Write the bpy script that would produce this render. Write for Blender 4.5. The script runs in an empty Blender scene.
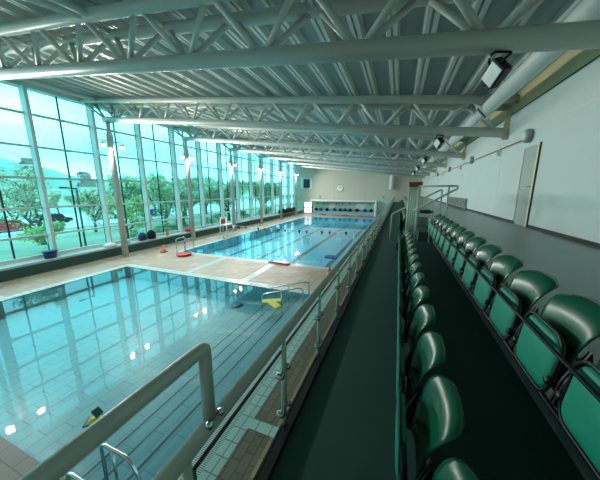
import bpy, bmesh, math, random
from mathutils import Vector, Matrix
random.seed(7)
S = bpy.context.scene
COL = S.collection
PI = math.pi
ORD = ['first', 'second', 'third', 'fourth', 'fifth', 'sixth', 'seventh', 'eighth', 'ninth', 'tenth', 'eleventh', 'twelfth',
       'thirteenth', 'fourteenth', 'fifteenth', 'sixteenth', 'seventeenth', 'eighteenth', 'nineteenth', 'twentieth']

# ------------------------------------------------------------------ materials
def lin(h):
    h = h.lstrip('#')
    v = [int(h[i:i + 2], 16) / 255 for i in (0, 2, 4)]
    return tuple(c / 12.92 if c <= .04045 else ((c + .055) / 1.055) ** 2.4 for c in v) + (1,)

class NT:
    def __init__(s, name):
        s.m = bpy.data.materials.new(name); s.m.use_nodes = True
        s.t = s.m.node_tree; s.t.nodes.clear()
        s.out = s.n('ShaderNodeOutputMaterial')
    def n(s, typ, **kw):
        o = s.t.nodes.new(typ)
        for k, v in kw.items(): setattr(o, k, v)
        return o
    def l(s, a, b): s.t.links.new(a, b)
    def coord(s, scale=(1, 1, 1), rot=(0, 0, 0)):
        c = s.n('ShaderNodeTexCoord'); mp = s.n('ShaderNodeMapping')
        mp.inputs['Scale'].default_value = scale; mp.inputs['Rotation'].default_value = rot
        s.l(c.outputs['Object'], mp.inputs['Vector'])
        return mp.outputs['Vector']
    def mix(s, fac, a, b, blend='MIX'):
        m = s.n('ShaderNodeMix', data_type='RGBA', blend_type=blend)
        for i, v in ((0, fac), (6, a), (7, b)):
            if hasattr(v, 'is_output'): s.l(v, m.inputs[i])
            else: m.inputs[i].default_value = v
        return m.outputs[2]

def plain(name, hexc, rough=.5, metal=0, spec=.5, var=.12, vscale=6, bump=0, bscale=60, coat=0):
    t = NT(name); c = lin(hexc)
    b = t.n('ShaderNodeBsdfPrincipled')
    b.inputs['Roughness'].default_value = rough; b.inputs['Metallic'].default_value = metal
    b.inputs['Specular IOR Level'].default_value = spec
    b.inputs['Coat Weight'].default_value = coat
    v = t.coord()
    nz = t.n('ShaderNodeTexNoise'); nz.inputs['Scale'].default_value = vscale; nz.inputs['Detail'].default_value = 5
    t.l(v, nz.inputs['Vector'])
    d = tuple(x * (1 - var) for x in c[:3]) + (1,); e = tuple(min(1, x * (1 + var)) for x in c[:3]) + (1,)
    t.l(t.mix(nz.outputs['Fac'], d, e), b.inputs['Base Color'])
    if bump:
        n2 = t.n('ShaderNodeTexNoise'); n2.inputs['Scale'].default_value = bscale; n2.inputs['Detail'].default_value = 3
        t.l(v, n2.inputs['Vector'])
        bp = t.n('ShaderNodeBump'); bp.inputs['Strength'].default_value = bump; bp.inputs['Distance'].default_value = .01
        t.l(n2.outputs['Fac'], bp.inputs['Height']); t.l(bp.outputs['Normal'], b.inputs['Normal'])
    t.l(b.outputs[0], t.out.inputs[0])
    return t.m

def tiles(name, c1, c2, mortar, w, h, rough=.35, msize=.012, offset=0., rot=0, spec=.5, stain=None):
    t = NT(name); b = t.n('ShaderNodeBsdfPrincipled')
    b.inputs['Roughness'].default_value = rough; b.inputs['Specular IOR Level'].default_value = spec
    v = t.coord(rot=(0, 0, rot))
    br = t.n('ShaderNodeTexBrick'); br.offset = offset
    br.inputs['Color1'].default_value = lin(c1); br.inputs['Color2'].default_value = lin(c2); br.inputs['Mortar'].default_value = lin(mortar)
    br.inputs['Scale'].default_value = 1; br.inputs['Mortar Size'].default_value = msize
    br.inputs['Brick Width'].default_value = w; br.inputs['Row Height'].default_value = h
    t.l(v, br.inputs['Vector'])
    col = br.outputs['Color']
    if stain:
        nz = t.n('ShaderNodeTexNoise'); nz.inputs['Scale'].default_value = 1.3; nz.inputs['Detail'].default_value = 6
        t.l(v, nz.inputs['Vector'])
        rp = t.n('ShaderNodeValToRGB'); rp.color_ramp.elements[0].position = .48; rp.color_ramp.elements[1].position = .72
        t.l(nz.outputs['Fac'], rp.inputs[0])
        mu = t.n('ShaderNodeMath', operation='MULTIPLY'); mu.inputs[1].default_value = .5
        t.l(rp.outputs['Color'], mu.inputs[0])
        col = t.mix(mu.outputs[0], col, lin(stain))
    t.l(col, b.inputs['Base Color'])
    bp = t.n('ShaderNodeBump'); bp.inputs['Strength'].default_value = .3; bp.inputs['Distance'].default_value = .004; bp.invert = True
    t.l(br.outputs['Fac'], bp.inputs['Height']); t.l(bp.outputs['Normal'], b.inputs['Normal'])
    t.l(b.outputs[0], t.out.inputs[0])
    return t.m

def glass(name, tint, ior=1.45, rough=0.0, refl=1.0):
    t = NT(name)
    tr = t.n('ShaderNodeBsdfTransparent'); tr.inputs[0].default_value = tint
    g = t.n('ShaderNodeBsdfGlossy'); g.inputs['Roughness'].default_value = rough
    fr = t.n('ShaderNodeFresnel'); fr.inputs['IOR'].default_value = ior
    geo = t.n('ShaderNodeNewGeometry')
    mu = t.n('ShaderNodeMath', operation='MULTIPLY'); mu.inputs[1].default_value = refl
    inv = t.n('ShaderNodeMath', operation='SUBTRACT'); inv.inputs[0].default_value = refl
    t.l(geo.outputs['Backfacing'], inv.inputs[1]); inv.use_clamp = True
    t.l(fr.outputs[0], mu.inputs[0]); t.l(inv.outputs[0], mu.inputs[1])
    m = t.n('ShaderNodeMixShader')
    t.l(mu.outputs[0], m.inputs[0]); t.l(tr.outputs[0], m.inputs[1]); t.l(g.outputs[0], m.inputs[2])
    t.l(m.outputs[0], t.out.inputs[0])
    return t.m

def water(name, tint, bump=.05, scale=1.2):
    t = NT(name)
    v = t.coord()
    n1 = t.n('ShaderNodeTexNoise'); n1.inputs['Scale'].default_value = scale; n1.inputs['Detail'].default_value = 3
    t.l(v, n1.inputs['Vector'])
    n2 = t.n('ShaderNodeTexNoise'); n2.inputs['Scale'].default_value = scale * 7; n2.inputs['Detail'].default_value = 2
    t.l(v, n2.inputs['Vector'])
    ad = t.n('ShaderNodeMath', operation='MULTIPLY_ADD'); ad.inputs[1].default_value = .12
    t.l(n2.outputs['Fac'], ad.inputs[0]); t.l(n1.outputs['Fac'], ad.inputs[2])
    bp = t.n('ShaderNodeBump'); bp.inputs['Strength'].default_value = bump; bp.inputs['Distance'].default_value = .1
    t.l(ad.outputs[0], bp.inputs['Height'])
    tr = t.n('ShaderNodeBsdfTransparent'); tr.inputs[0].default_value = tint
    g = t.n('ShaderNodeBsdfGlossy'); g.inputs['Roughness'].default_value = .012
    fr = t.n('ShaderNodeFresnel'); fr.inputs['IOR'].default_value = 1.45
    t.l(bp.outputs['Normal'], g.inputs['Normal']); t.l(bp.outputs['Normal'], fr.inputs['Normal'])
    m = t.n('ShaderNodeMixShader')
    geo = t.n('ShaderNodeNewGeometry'); inv = t.n('ShaderNodeMath', operation='SUBTRACT'); inv.inputs[0].default_value = 1
    mu = t.n('ShaderNodeMath', operation='MULTIPLY')
    t.l(geo.outputs['Backfacing'], inv.inputs[1]); t.l(fr.outputs[0], mu.inputs[0]); t.l(inv.outputs[0], mu.inputs[1])
    t.l(mu.outputs[0], m.inputs[0]); t.l(tr.outputs[0], m.inputs[1]); t.l(g.outputs[0], m.inputs[2])
    t.l(m.outputs[0], t.out.inputs[0])
    return t.m

def emit(name, col, strength):
    t = NT(name); e = t.n('ShaderNodeEmission')
    e.inputs[0].default_value = col; e.inputs[1].default_value = strength
    t.l(e.outputs[0], t.out.inputs[0]); return t.m

def seat_plastic(name, hexc, rough):
    t = NT(name); b = t.n('ShaderNodeBsdfPrincipled')
    v = t.coord()
    oi = t.n('ShaderNodeObjectInfo')
    nz = t.n('ShaderNodeTexNoise'); nz.inputs['Scale'].default_value = 9; nz.inputs['Detail'].default_value = 6
    t.l(v, nz.inputs['Vector'])
    c = lin(hexc); d = tuple(x * .8 for x in c[:3]) + (1,); e = tuple(x * 1.2 for x in c[:3]) + (1,)
    t.l(t.mix(nz.outputs['Fac'], d, e), b.inputs['Base Color'])
    rr = t.n('ShaderNodeMapRange'); rr.inputs['To Min'].default_value = rough * .8; rr.inputs['To Max'].default_value = rough * 1.3
    t.l(nz.outputs['Fac'], rr.inputs['Value']); t.l(rr.outputs[0], b.inputs['Roughness'])
    b.inputs['Specular IOR Level'].default_value = .42
    t.l(b.outputs[0], t.out.inputs[0]); return t.m

def grate(name):
    t = NT(name); b = t.n('ShaderNodeBsdfPrincipled'); b.inputs['Roughness'].default_value = .5
    v = t.coord()
    sx = t.n('ShaderNodeSeparateXYZ'); t.l(v, sx.inputs[0])
    w = t.n('ShaderNodeMath', operation='SINE'); k = t.n('ShaderNodeMath', operation='MULTIPLY'); k.inputs[1].default_value = 2 * PI / .028
    t.l(sx.outputs[1], k.inputs[0]); t.l(k.outputs[0], w.inputs[0])
    rp = t.n('ShaderNodeValToRGB'); rp.color_ramp.elements[0].position = .15; rp.color_ramp.elements[1].position = .45
    rp.color_ramp.elements[0].color = lin('#6f8583'); rp.color_ramp.elements[1].color = lin('#d2dedb')
    t.l(w.outputs[0], rp.inputs[0]); t.l(rp.outputs[0], b.inputs['Base Color'])
    t.l(b.outputs[0], t.out.inputs[0]); return t.m

M = {}
M['steel'] = plain('painted_steel', '#c6cbc4', .38, var=.06, vscale=2)
M['deck_roof'] = plain('roof_sheet', '#959c98', .5, var=.12, vscale=.8)
M['rib'] = plain('roof_rib', '#c3c7c1', .45, var=.06)
M['wall'] = plain('wall_paint', '#d0dddb', .6, var=.05, vscale=1.2)
M['farwall'] = tiles('far_wall_panels', '#c8c4b6', '#c4c1b4', '#b3b0a4', 5.2, 2.4, .7, .03, 0)
M['cream'] = plain('cream_fascia', '#e3d7ab', .6, var=.06)
M['trimdark'] = plain('dark_trim', '#2f3533', .5)
M['grey'] = plain('grey_paint', '#9da3a0', .5)
M['colpaint'] = plain('column_paint', '#c6c4bc', .45, var=.05)
M['door'] = plain('door_paint', '#aab5b0', .5, var=.05)
M['alu'] = plain('window_post_white', '#d9dedc', .4, var=.04)
M['transom'] = plain('transom_grey', '#d0d8d7', .4, var=.04)
M['mull'] = plain('glazing_bar_black', '#12181a', .4)
M['glass'] = glass('window_glass', (.80, .97, .97, 1), 1.45)
M['railglass'] = glass('rail_glass', (.86, .96, .94, 1), 1.3, refl=.6)
M['edge'] = plain('glass_edge', '#0c1413', .3)
M['rail'] = plain('rail_paint', '#c6cec4', .35, var=.05)
M['steelss'] = plain('stainless', '#c9cdcd', .22, metal=1, var=.05)
M['walk'] = plain('walkway_vinyl', '#3b574f', .62, var=.3, vscale=120, bump=.15, bscale=260)
M['aisle'] = plain('aisle_vinyl', '#164a42', .6, var=.3, vscale=120, bump=.15, bscale=260)
M['conc'] = plain('concourse_vinyl', '#7f928d', .33, var=.16, vscale=3.5)
M['edgeband'] = plain('black_edging', '#0d1112', .5)
M['shell'] = seat_plastic('green_seat_shell', '#04563f', .24)
M['panel'] = seat_plastic('green_seat_panel', '#0f8f73', .5)
M['black'] = plain('black_metal', '#0a0c0d', .45)
M['deck'] = tiles('deck_tile', '#b59f8c', '#a8937f', '#8d7d70', .3, .3, .42, .012, 0, stain='#cdc6bc')
M['brick'] = tiles('brown_pavers', '#7f6857', '#6f5a4b', '#4a3f38', .3, .15, .5, .008, .5, PI / 2)
M['pink'] = tiles('pale_pavers', '#bb8f74', '#b08468', '#8a6c5a', .3, .2, .5, .008, .5, PI / 2)
M['white_tile'] = tiles('white_edge_tile', '#c3d1cf', '#b8c7c5', '#768887', .25, .25, .3, .01, 0)
M['greytile'] = tiles('grey_deck_tile', '#7b7770', '#716d67', '#5c5853', .5, .25, .5, .01, .5)
M['grate'] = grate('overflow_grating')
M['basin1'] = tiles('teaching_basin_tile', '#72a6b2', '#6da0ad', '#5b8a98', .6, .3, .4, .012, .5, PI / 2)
M['basin2'] = tiles('main_basin_tile', '#62c8e2', '#5ac0dc', '#4db0cc', .3, .3, .4, .01, 0)
M['lane'] = plain('lane_marking', '#123a4a', .4)
M['drain'] = plain('drain_cover', '#4d7c84', .5)
M['nosing'] = plain('step_nosing', '#24484f', .4)
M['water1'] = water('teaching_pool_water', (.80, .97, .98, 1), .03, .9)
M['water2'] = water('main_pool_water', (.78, .95, .99, 1), .03, .9)
M['ledgeface'] = plain('ledge_face_green', '#2f5c56', .45)
M['ledgetop'] = plain('ledge_top', '#b9c6c6', .35)
M['lens'] = emit('lit_lamp_lens', (1, .72, .46, 1), 5)
M['lens_off'] = plain('floodlight_glass', '#eef2f2', .25, var=.15, vscale=8)  # unlit glass; the white base colour imitates its bright window reflection
M['pane_glow'] = emit('door_daylight_glow', (.95, 1, 1, 1), 1.3)  # emission stands in for daylight coming through the far door
M['teal'] = plain('teal_panel', '#acd8c8', .5)
M['bench'] = plain('pale_blue_bench', '#8fc3d6', .5)
M['white'] = plain('white_plastic', '#e9eeee', .4, var=.03)
M['screen'] = plain('dark_screen', '#1a2022', .25)
M['red'] = plain('red_plastic', '#c23a36', .4)
M['orange'] = plain('orange_plastic', '#d8793c', .4)
M['blue'] = plain('blue_plastic', '#1c4fa3', .4)
M['dkblue'] = plain('navy_plastic', '#0d3266', .4)
M['yellow'] = plain('yellow_foam', '#e6e05a', .5)
M['copper'] = plain('brown_conduit', '#a06a3f', .4)
M['brown'] = plain('brown_wood', '#7a4d25', .5, var=.25)
M['cage'] = plain('grey_fitting', '#8a9492', .4)
M['bark'] = plain('bark', '#6a6257', .9, var=.3, vscale=10)
M['leaf1'] = plain('leaf_fresh', '#c6d69a', .7, var=.4, vscale=1.5)
M['leaf2'] = plain('leaf_mid', '#b9c9a4', .7, var=.4, vscale=1.5)
M['leaf3'] = plain('leaf_dull', '#cfc8ac', .7, var=.4, vscale=1.5)
M['grass'] = plain('grass', '#a5a892', .9, var=.5, vscale=.25)
M['road'] = plain('pale_tarmac', '#d6d1cd', .8, var=.15, vscale=.3)
M['hill'] = plain('hazy_hillside', '#93a49a', .9, var=.5, vscale=.06)  # distance haze mixed into the base colour as a muted tone
M['hwall'] = plain('house_render', '#c9c4bb', .8)
M['hroof'] = plain('house_roof', '#7b625c', .8)
M['lamp_post'] = plain('green_post', '#2c5a56', .5)
M['dark_items'] = plain('dark_fabric', '#161b1f', .8)

# ------------------------------------------------------------------ mesh builder (world coordinates)
class MB:
    def __init__(s): s.b = bmesh.new(); s.mi = 0
    def face(s, vs, smooth=False):
        try: f = s.b.faces.new(vs)
        except ValueError: return
        f.smooth = smooth; f.material_index = s.mi
        return f
    def box(s, x0, x1, y0, y1, z0, z1):
        v = [s.b.verts.new((x, y, z)) for z in (z0, z1) for y in (y0, y1) for x in (x0, x1)]
        for q in ((0, 2, 3, 1), (4, 5, 7, 6), (0, 1, 5, 4), (2, 6, 7, 3), (0, 4, 6, 2), (1, 3, 7, 5)): s.face([v[i] for i in q])
        return s
    def cbox(s, c, d, rot=None):
        R = rot.to_3x3() if rot else Matrix.Identity(3)
        v = [s.b.verts.new(Vector(c) + R @ Vector((x * d[0] / 2, y * d[1] / 2, z * d[2] / 2))) for z in (-1, 1) for y in (-1, 1) for x in (-1, 1)]
        for q in ((0, 2, 3, 1), (4, 5, 7, 6), (0, 1, 5, 4), (2, 6, 7, 3), (0, 4, 6, 2), (1, 3, 7, 5)): s.face([v[i] for i in q])
        return s
    def rect(s, x0, x1, y0, y1, z):
        s.face([s.b.verts.new(p) for p in ((x0, y0, z), (x1, y0, z), (x1, y1, z), (x0, y1, z))]); return s
    def tube(s, pts, r, n=12, cap=True, closed=False):
        pts = [Vector(p) for p in pts]
        rs = r if isinstance(r, (list, tuple)) else [r] * len(pts)
        rings = []; N = len(pts)
        ref = None
        for i, p in enumerate(pts):
            if closed: d = (pts[(i + 1) % N] - pts[i - 1])
            else: d = (pts[min(i + 1, N - 1)] - pts[max(i - 1, 0)])
            d.normalize()
            if ref is None: a = d.orthogonal()
            else: a = ref - d * ref.dot(d)
            if a.length < 1e-4: a = d.orthogonal()
            a.normalize(); c = d.cross(a); ref = a
            rings.append([s.b.verts.new(p + (a * math.cos(2 * PI * k / n) + c * math.sin(2 * PI * k / n)) * rs[i]) for k in range(n)])
        for i in range(N if closed else N - 1):
            A, B = rings[i], rings[(i + 1) % N]
            for k in range(n): s.face([A[k], A[(k + 1) % n], B[(k + 1) % n], B[k]], True)
        if cap and not closed:
            s.face(list(reversed(rings[0]))); s.face(rings[-1])
        return s
    def lathe(s, c, prof, n=20, axis='z'):
        rings = []
        for r, h in prof:
            ring = []
            for k in range(n):
                a = 2 * PI * k / n; u, w = r * math.cos(a), r * math.sin(a)
                p = {'z': (u, w, h), 'x': (h, u, w), 'y': (w, h, u)}[axis]
                ring.append(s.b.verts.new(Vector(c) + Vector(p)))
            rings.append(ring)
        for A, B in zip(rings, rings[1:]):
            for k in range(n): s.face([A[k], A[(k + 1) % n], B[(k + 1) % n], B[k]], True)
        s.face(list(reversed(rings[0]))); s.face(rings[-1])
        return s
    def grid(s, P, smooth=True):
        V = [[s.b.verts.new(p) for p in row] for row in P]
        for i in range(len(V) - 1):
            for j in range(len(V[0]) - 1): s.face([V[i][j], V[i + 1][j], V[i + 1][j + 1], V[i][j + 1]], smooth)
        return V
    def prism(s, poly, y0, y1, axis='y'):
        def P(a, b, y): return (a, y, b) if axis == 'y' else ((y, a, b) if axis == 'x' else (a, b, y))
        A = [s.b.verts.new(P(a, b, y0)) for a, b in poly]; B = [s.b.verts.new(P(a, b, y1)) for a, b in poly]
        n = len(poly)
        for k in range(n): s.face([A[k], A[(k + 1) % n], B[(k + 1) % n], B[k]])
        s.face(A); s.face(list(reversed(B))); return s
    def build(s, name, mats, parent=None, normals=True, bevel=0):
        if not isinstance(mats, (list, tuple)): mats = [mats]
        if normals: bmesh.ops.recalc_face_normals(s.b, faces=s.b.faces[:])
        me = bpy.data.meshes.new(name)
        if parent is not None:
            off = Vector((0, 0, 0)); p = parent
            while p is not None: off += Vector(p.location); p = p.parent
            bmesh.ops.translate(s.b, verts=s.b.verts[:], vec=-off)
        s.b.to_mesh(me); s.b.free()
        for m in mats: me.materials.append(m)
        o = bpy.data.objects.new(name, me); COL.objects.link(o)
        if parent is not None: o.parent = parent
        if bevel:
            md = o.modifiers.new('bevel', 'BEVEL'); md.width = bevel; md.segments = 2; md.limit_method = 'ANGLE'
        return o

def tag(o, label, cat, group=None, kind=None):
    o['label'] = label; o['category'] = cat
    if group: o['group'] = group
    if kind: o['kind'] = kind
    return o
def struct(o, label, cat): return tag(o, label, cat, None, 'structure')
def thing(name, label, cat, loc=(0, 0, 0), group=None):
    o = bpy.data.objects.new(name, None); COL.objects.link(o); o.location = loc
    o.empty_display_size = .2
    return tag(o, label, cat, group)
def dup(root, loc, label, group=None):
    r = root.copy(); COL.objects.link(r); r.location = loc; r['label'] = label
    if group: r['group'] = group
    for ch in list(root.children):
        c = ch.copy(); COL.objects.link(c); c.parent = r
        for g in list(ch.children):
            d = g.copy(); COL.objects.link(d); d.parent = c
    return r
def arc_path(pts, r=.05, n=5):
    """rounds the corners of a polyline"""
    pts = [Vector(p) for p in pts]; out = [pts[0]]
    for a, b, c in zip(pts, pts[1:], pts[2:]):
        u = (a - b); w = (c - b); k = min(r, u.length * .45, w.length * .45)
        p0 = b + u.normalized() * k; p1 = b + w.normalized() * k
        for i in range(n + 1):
            t = i / n
            out.append(p0 * (1 - t) ** 2 + b * 2 * t * (1 - t) + p1 * t * t)
    out.append(pts[-1]); return out

# ------------------------------------------------------------------ dimensions
XG, XW = -17.0, 3.05             # glass wall, gallery wall
Y0, Y1 = -3.8, 43.0              # hall ends
def zb(x): return 5.79 + .115 * (2.9 - x)        # truss bottom chord axis
def zt(x): return zb(x) + .86                    # top chord axis
def zr(x): return zt(x) + .34                    # roof sheet
P1 = (-13.4, -2.95, 1.45, 8.8)
P2 = (-13.3, -3.0, 12.5, 37.5)

# ------------------------------------------------------------------ floor, pools
def holed(mb, X0, X1, Ya, Yb, z, holes):
    xs = sorted({X0, X1, *[h[i] for h in holes for i in (0, 1)]}); ys = sorted({Ya, Yb, *[h[i] for h in holes for i in (2, 3)]})
    for a, b in zip(xs, xs[1:]):
        for c, d in zip(ys, ys[1:]):
            mx, my = (a + b) / 2, (c + d) / 2
            if any(h[0] < mx < h[1] and h[2] < my < h[3] for h in holes): continue
            mb.rect(a, b, c, d, z)
mb = MB(); holed(mb, -17.2, -.62, Y0, Y1, 0, [P1, P2])
struct(mb.build('floor', M['deck'], normals=False), 'pinkish brown tiled pool deck around both pools', 'floor')

def border(mb, P, w, z):
    x0, x1, y0, y1 = P
    mb.rect(x0 - w, x1 + w, y0 - w, y0, z); mb.rect(x0 - w, x1 + w, y1, y1 + w, z)
    mb.rect(x0 - w, x0, y0, y1, z); mb.rect(x1, x1 + w, y0, y1, z)
mb = MB(); border(mb, P1, .38, .004)
mb2 = MB()
struct(mb.build('trim_1', M['white_tile'], normals=False), 'white tile edging around the near teaching pool', 'pool edging')
mb = MB(); border(mb, P2, .42, .004)
struct(mb.build('trim_2', M['white_tile'], normals=False), 'white tile edging around the far lane pool', 'pool edging')
mb = MB().rect(-2.85, -2.38, .9, 9.3, .008)
struct(mb.build('trim_3', M['grate'], normals=False), 'white overflow grating along the near pool below the balcony', 'grating')
mb = MB().rect(-2.38, -2.14, Y0, Y1 - 2, .010)
struct(mb.build('trim_4', M['white_tile'], normals=False), 'single row of white tiles beside the brown paving', 'tile strip')
mb = MB().rect(-2.14, -1.70, Y0, Y1 - 2, .006)
struct(mb.build('trim_5', M['brick'], normals=False), 'dark brown brick paving strip below the balcony', 'paving')
mb = MB().rect(-1.70, -.62, Y0, Y1 - 2, .006)
struct(mb.build('trim_6', M['pink'], normals=False), 'pale pinkish paving strip next to the balcony edge', 'paving')
mb = MB().rect(-2.14, -.9, 3.05, 3.25, .012)
struct(mb.build('trim_7', M['white_tile'], normals=False), 'short white tile band crossing the brown paving', 'tile strip')
mb = MB()
mb.rect(-6.45, -6.1, 9.18, 12.08, .004); 
struct(mb.build('trim_8', M['white_tile'], normals=False), 'white band across the deck between the pools, nearer the balcony', 'tile strip')
mb = MB().rect(-9.75, -9.4, 9.18, 12.08, .004)
struct(mb.build('trim_9', M['white_tile'], normals=False), 'white band across the deck between the pools, nearer the windows', 'tile strip')
mb = MB().rect(-16.1, -13.78, 4.0, 4.35, .004)
struct(mb.build('trim_10', M['white_tile'], normals=False), 'white band from the near pool to the window ledge', 'tile strip')
mb = MB().rect(-13.8, -2.6, Y0, 1.449, .012)
struct(mb.build('trim_11', M['greytile'], normals=False), 'grey rectangular tiles at the near end of the teaching pool', 'paving')

def basin(mb, P, zf):
    x0, x1, y0, y1 = P
    v = {}
    c = [mb.b.verts.new(p) for p in ((x0, y0, 0), (x1, y0, 0), (x1, y1, 0), (x0, y1, 0), (x0, y0, zf), (x1, y0, zf), (x1, y1, zf), (x0, y1, zf))]
    for q in ((4, 5, 6, 7), (0, 4, 7, 3), (1, 2, 6, 5), (0, 1, 5, 4), (3, 7, 6, 2)): mb.face([c[i] for i in q])
t1 = struct(thing('teaching_pool', 'shallow teal tiled teaching pool nearest the camera', 'pool', (-8.4, 5, 0)), 'shallow teal tiled teaching pool nearest the camera', 'pool')
mb = MB(); basin(mb, P1, -.62); mb.build('basin', M['basin1'], t1, normals=False)
for k in range(4):
    xa = P1[1] - .45 * (k + 1); zz = -.12 - .13 * k
    MB().box(xa, P1[1] - .45 * k, P1[2] + .01, P1[3] - .01, -.62, zz).build('step', M['basin1'], t1)
    MB().box(xa - .003, xa + .035, P1[2] + .02, P1[3] - .02, zz - .02, zz + .004).build('step_nosing', M['nosing'], t1)
MB().rect(P1[0], P1[1], P1[2], P1[3], -.015).build('water', M['water1'], t1, normals=False)
mb = MB().lathe((-5.9, 8.05, -.617), [(.25, 0), (.25, .01), (.02, .012)], 24); mb.build('drain', M['drain'], t1)

t2 = struct(thing('lane_pool', 'long blue swimming pool with dark lane lines at the far end', 'pool', (-8, 25, 0)), 'long blue swimming pool with dark lane lines at the far end', 'pool')
mb = MB(); basin(mb, P2, -.75); mb.build('basin', M['basin2'], t2, normals=False)
for k in range(4):
    xl = -3.95 - 2.5 * k
    mb = MB().rect(xl - .16, xl + .16, 14.5, 35.5, -.745).rect(xl - .45, xl + .45, 14.3, 14.5, -.744).rect(xl - .45, xl + .45, 35.5, 35.7, -.744)
    mb.build('lane_line', M['lane'], t2, normals=False)
MB().rect(P2[0], P2[1], P2[2], P2[3], -.015).build('water', M['water2'], t2, normals=False)

# ------------------------------------------------------------------ walls and roof
# right wall with a doorway recess
DY0, DY1, DZ = 8.0, 8.78, 5.1
mb = MB()
mb.box(XW, XW + .35, Y0, DY0, 3.0, 6.28); mb.box(XW, XW + .35, DY1, Y1, 3.0, 6.28); mb.box(XW, XW + .35, DY0, DY1, DZ, 6.28); mb.box(XW + .35, XW + .8, DY1, DY1 + .2, 3.0, DZ + .2); mb.box(XW + .35, XW + .8, DY0 - .2, DY0, 3.0, DZ + .2); mb.box(XW + .35, XW + .8, DY0, DY1, DZ, DZ + .2)
mb.box(XW + .35, XW + .9, DY0 - .2, DY1 + .2, 2.8, 3.1)
mb.box(XW, XW + .35, Y0, Y1, 0, 3.0)
struct(mb.build('wall_right', M['wall']), 'long pale painted wall behind the spectator concourse', 'wall')
mb = MB().box(XW + .02, XW + .37, Y0, Y1, 6.28, 7.25)
struct(mb.build('trim_12', M['cream']), 'cream yellow band between the pale wall and the roof', 'fascia')
mb = MB().box(XW - .012, XW + .02, Y0, Y1, 6.262, 6.285)
struct(mb.build('trim_13', M['trimdark']), 'thin dark strip under the cream band', 'trim')
mb = MB().box(XW - .008, XW, Y0, Y1, 5.525, 5.545)
struct(mb.build('trim_14', M['white']), 'thin horizontal joint strip along the pale wall', 'trim')
mb = MB()
mb.box(XW - .006, XW, 10.50, 10.56, 3.1, 5.52)
struct(mb.build('trim_15', M['white']), 'white vertical joint strip on the pale wall beyond the doorway', 'trim')
mb = MB().box(XW - .006, XW, 16.1, 16.16, 3.1, 5.52)
struct(mb.build('trim_16', M['white']), 'farther white vertical joint strip on the pale wall', 'trim')
mb = MB().box(XW - .02, XW, Y0, DY0 - .12, 3.1, 3.17).box(XW - .02, XW, DY1 + .0, Y1, 3.1, 3.17)
struct(mb.build('baseboard_right', M['edgeband']), 'black skirting along the base of the pale wall', 'skirting')
d = struct(thing('door_1', 'plain grey door in the pale wall under the nearest round wall light', 'door', (XW + .3, 8.4, 3.1)), 'plain grey door in the pale wall under the nearest round wall light', 'door')
MB().box(XW + .015, XW + .06, DY0, DY1, 3.1, DZ).build('door_leaf', M['door'], d)
mb = MB().box(XW - .03, XW + .02, DY0 - .09, DY0 + .0, 3.1, DZ + .03)
mb.build('door_frame', M['cream'], d)
MB().box(XW - .032, XW + .02, DY0 - .115, DY0 - .09, 3.1, DZ + .03).build('frame_seal', M['trimdark'], d)
mb = MB().tube([(XW + .02, DY0 + .1, 4.1), (XW - .04, DY0 + .1, 4.1), (XW - .04, DY0 + .22, 4.1)], .012, 8); mb.build('door_handle', M['steelss'], d)

# far wall
def wallpoly(y0, y1, x0, x1, mat, nm):
    mb = MB(); mb.prism([(x0, -.5), (x1, -.5), (x1, zr(x1) + .2), (x0, zr(x0) + .2)], y0, y1); return mb.build(nm, mat)
struct(wallpoly(Y1, Y1 + .3, -17.6, XW + .35, M['farwall'], 'wall_far'), 'beige end wall beyond the far pool', 'wall')
struct(wallpoly(Y0 - .3, Y0, -17.6, XW + .35, M['wall'], 'wall_near'), 'pale end wall behind the camera', 'wall')

# roof sheet with deep ribs
mb = MB()
pit = .72; x = -17.5; prof = []
while x < 3.4:
    prof += [(x, 0, 0), (x + pit - .30, 0, 0), (x + pit - .255, -.17, 1), (x + pit - .175, -.17, 1), (x + pit - .165, -.12, 1), (x + pit - .135, -.12, 1), (x + pit - .125, -.17, 1), (x + pit - .045, -.17, 1)]
    x += pit
prof.append((x, 0, 0))
A = [mb.b.verts.new((a, Y0 - .3, zr(a) + b)) for a, b, c in prof]; B = [mb.b.verts.new((a, Y1 + .3, zr(a) + b)) for a, b, c in prof]
for i in range(len(prof) - 1):
    mb.mi = 1 if (prof[i][2] or prof[i + 1][2]) else 0
    mb.face([A[i], B[i], B[i + 1], A[i + 1]])
mb.mi = 0
a, b = prof[0][0], prof[-1][0]
mb.face([mb.b.verts.new(p) for p in ((a, Y0 - .3, zr(a) + .2), (b, Y0 - .3, zr(b) + .2), (b, Y1 + .3, zr(b) + .2), (a, Y1 + .3, zr(a) + .2))])
struct(mb.build('ceiling', [M['deck_roof'], M['rib']], normals=False), 'sloping grey ribbed metal roof over the hall', 'roof')

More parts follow.
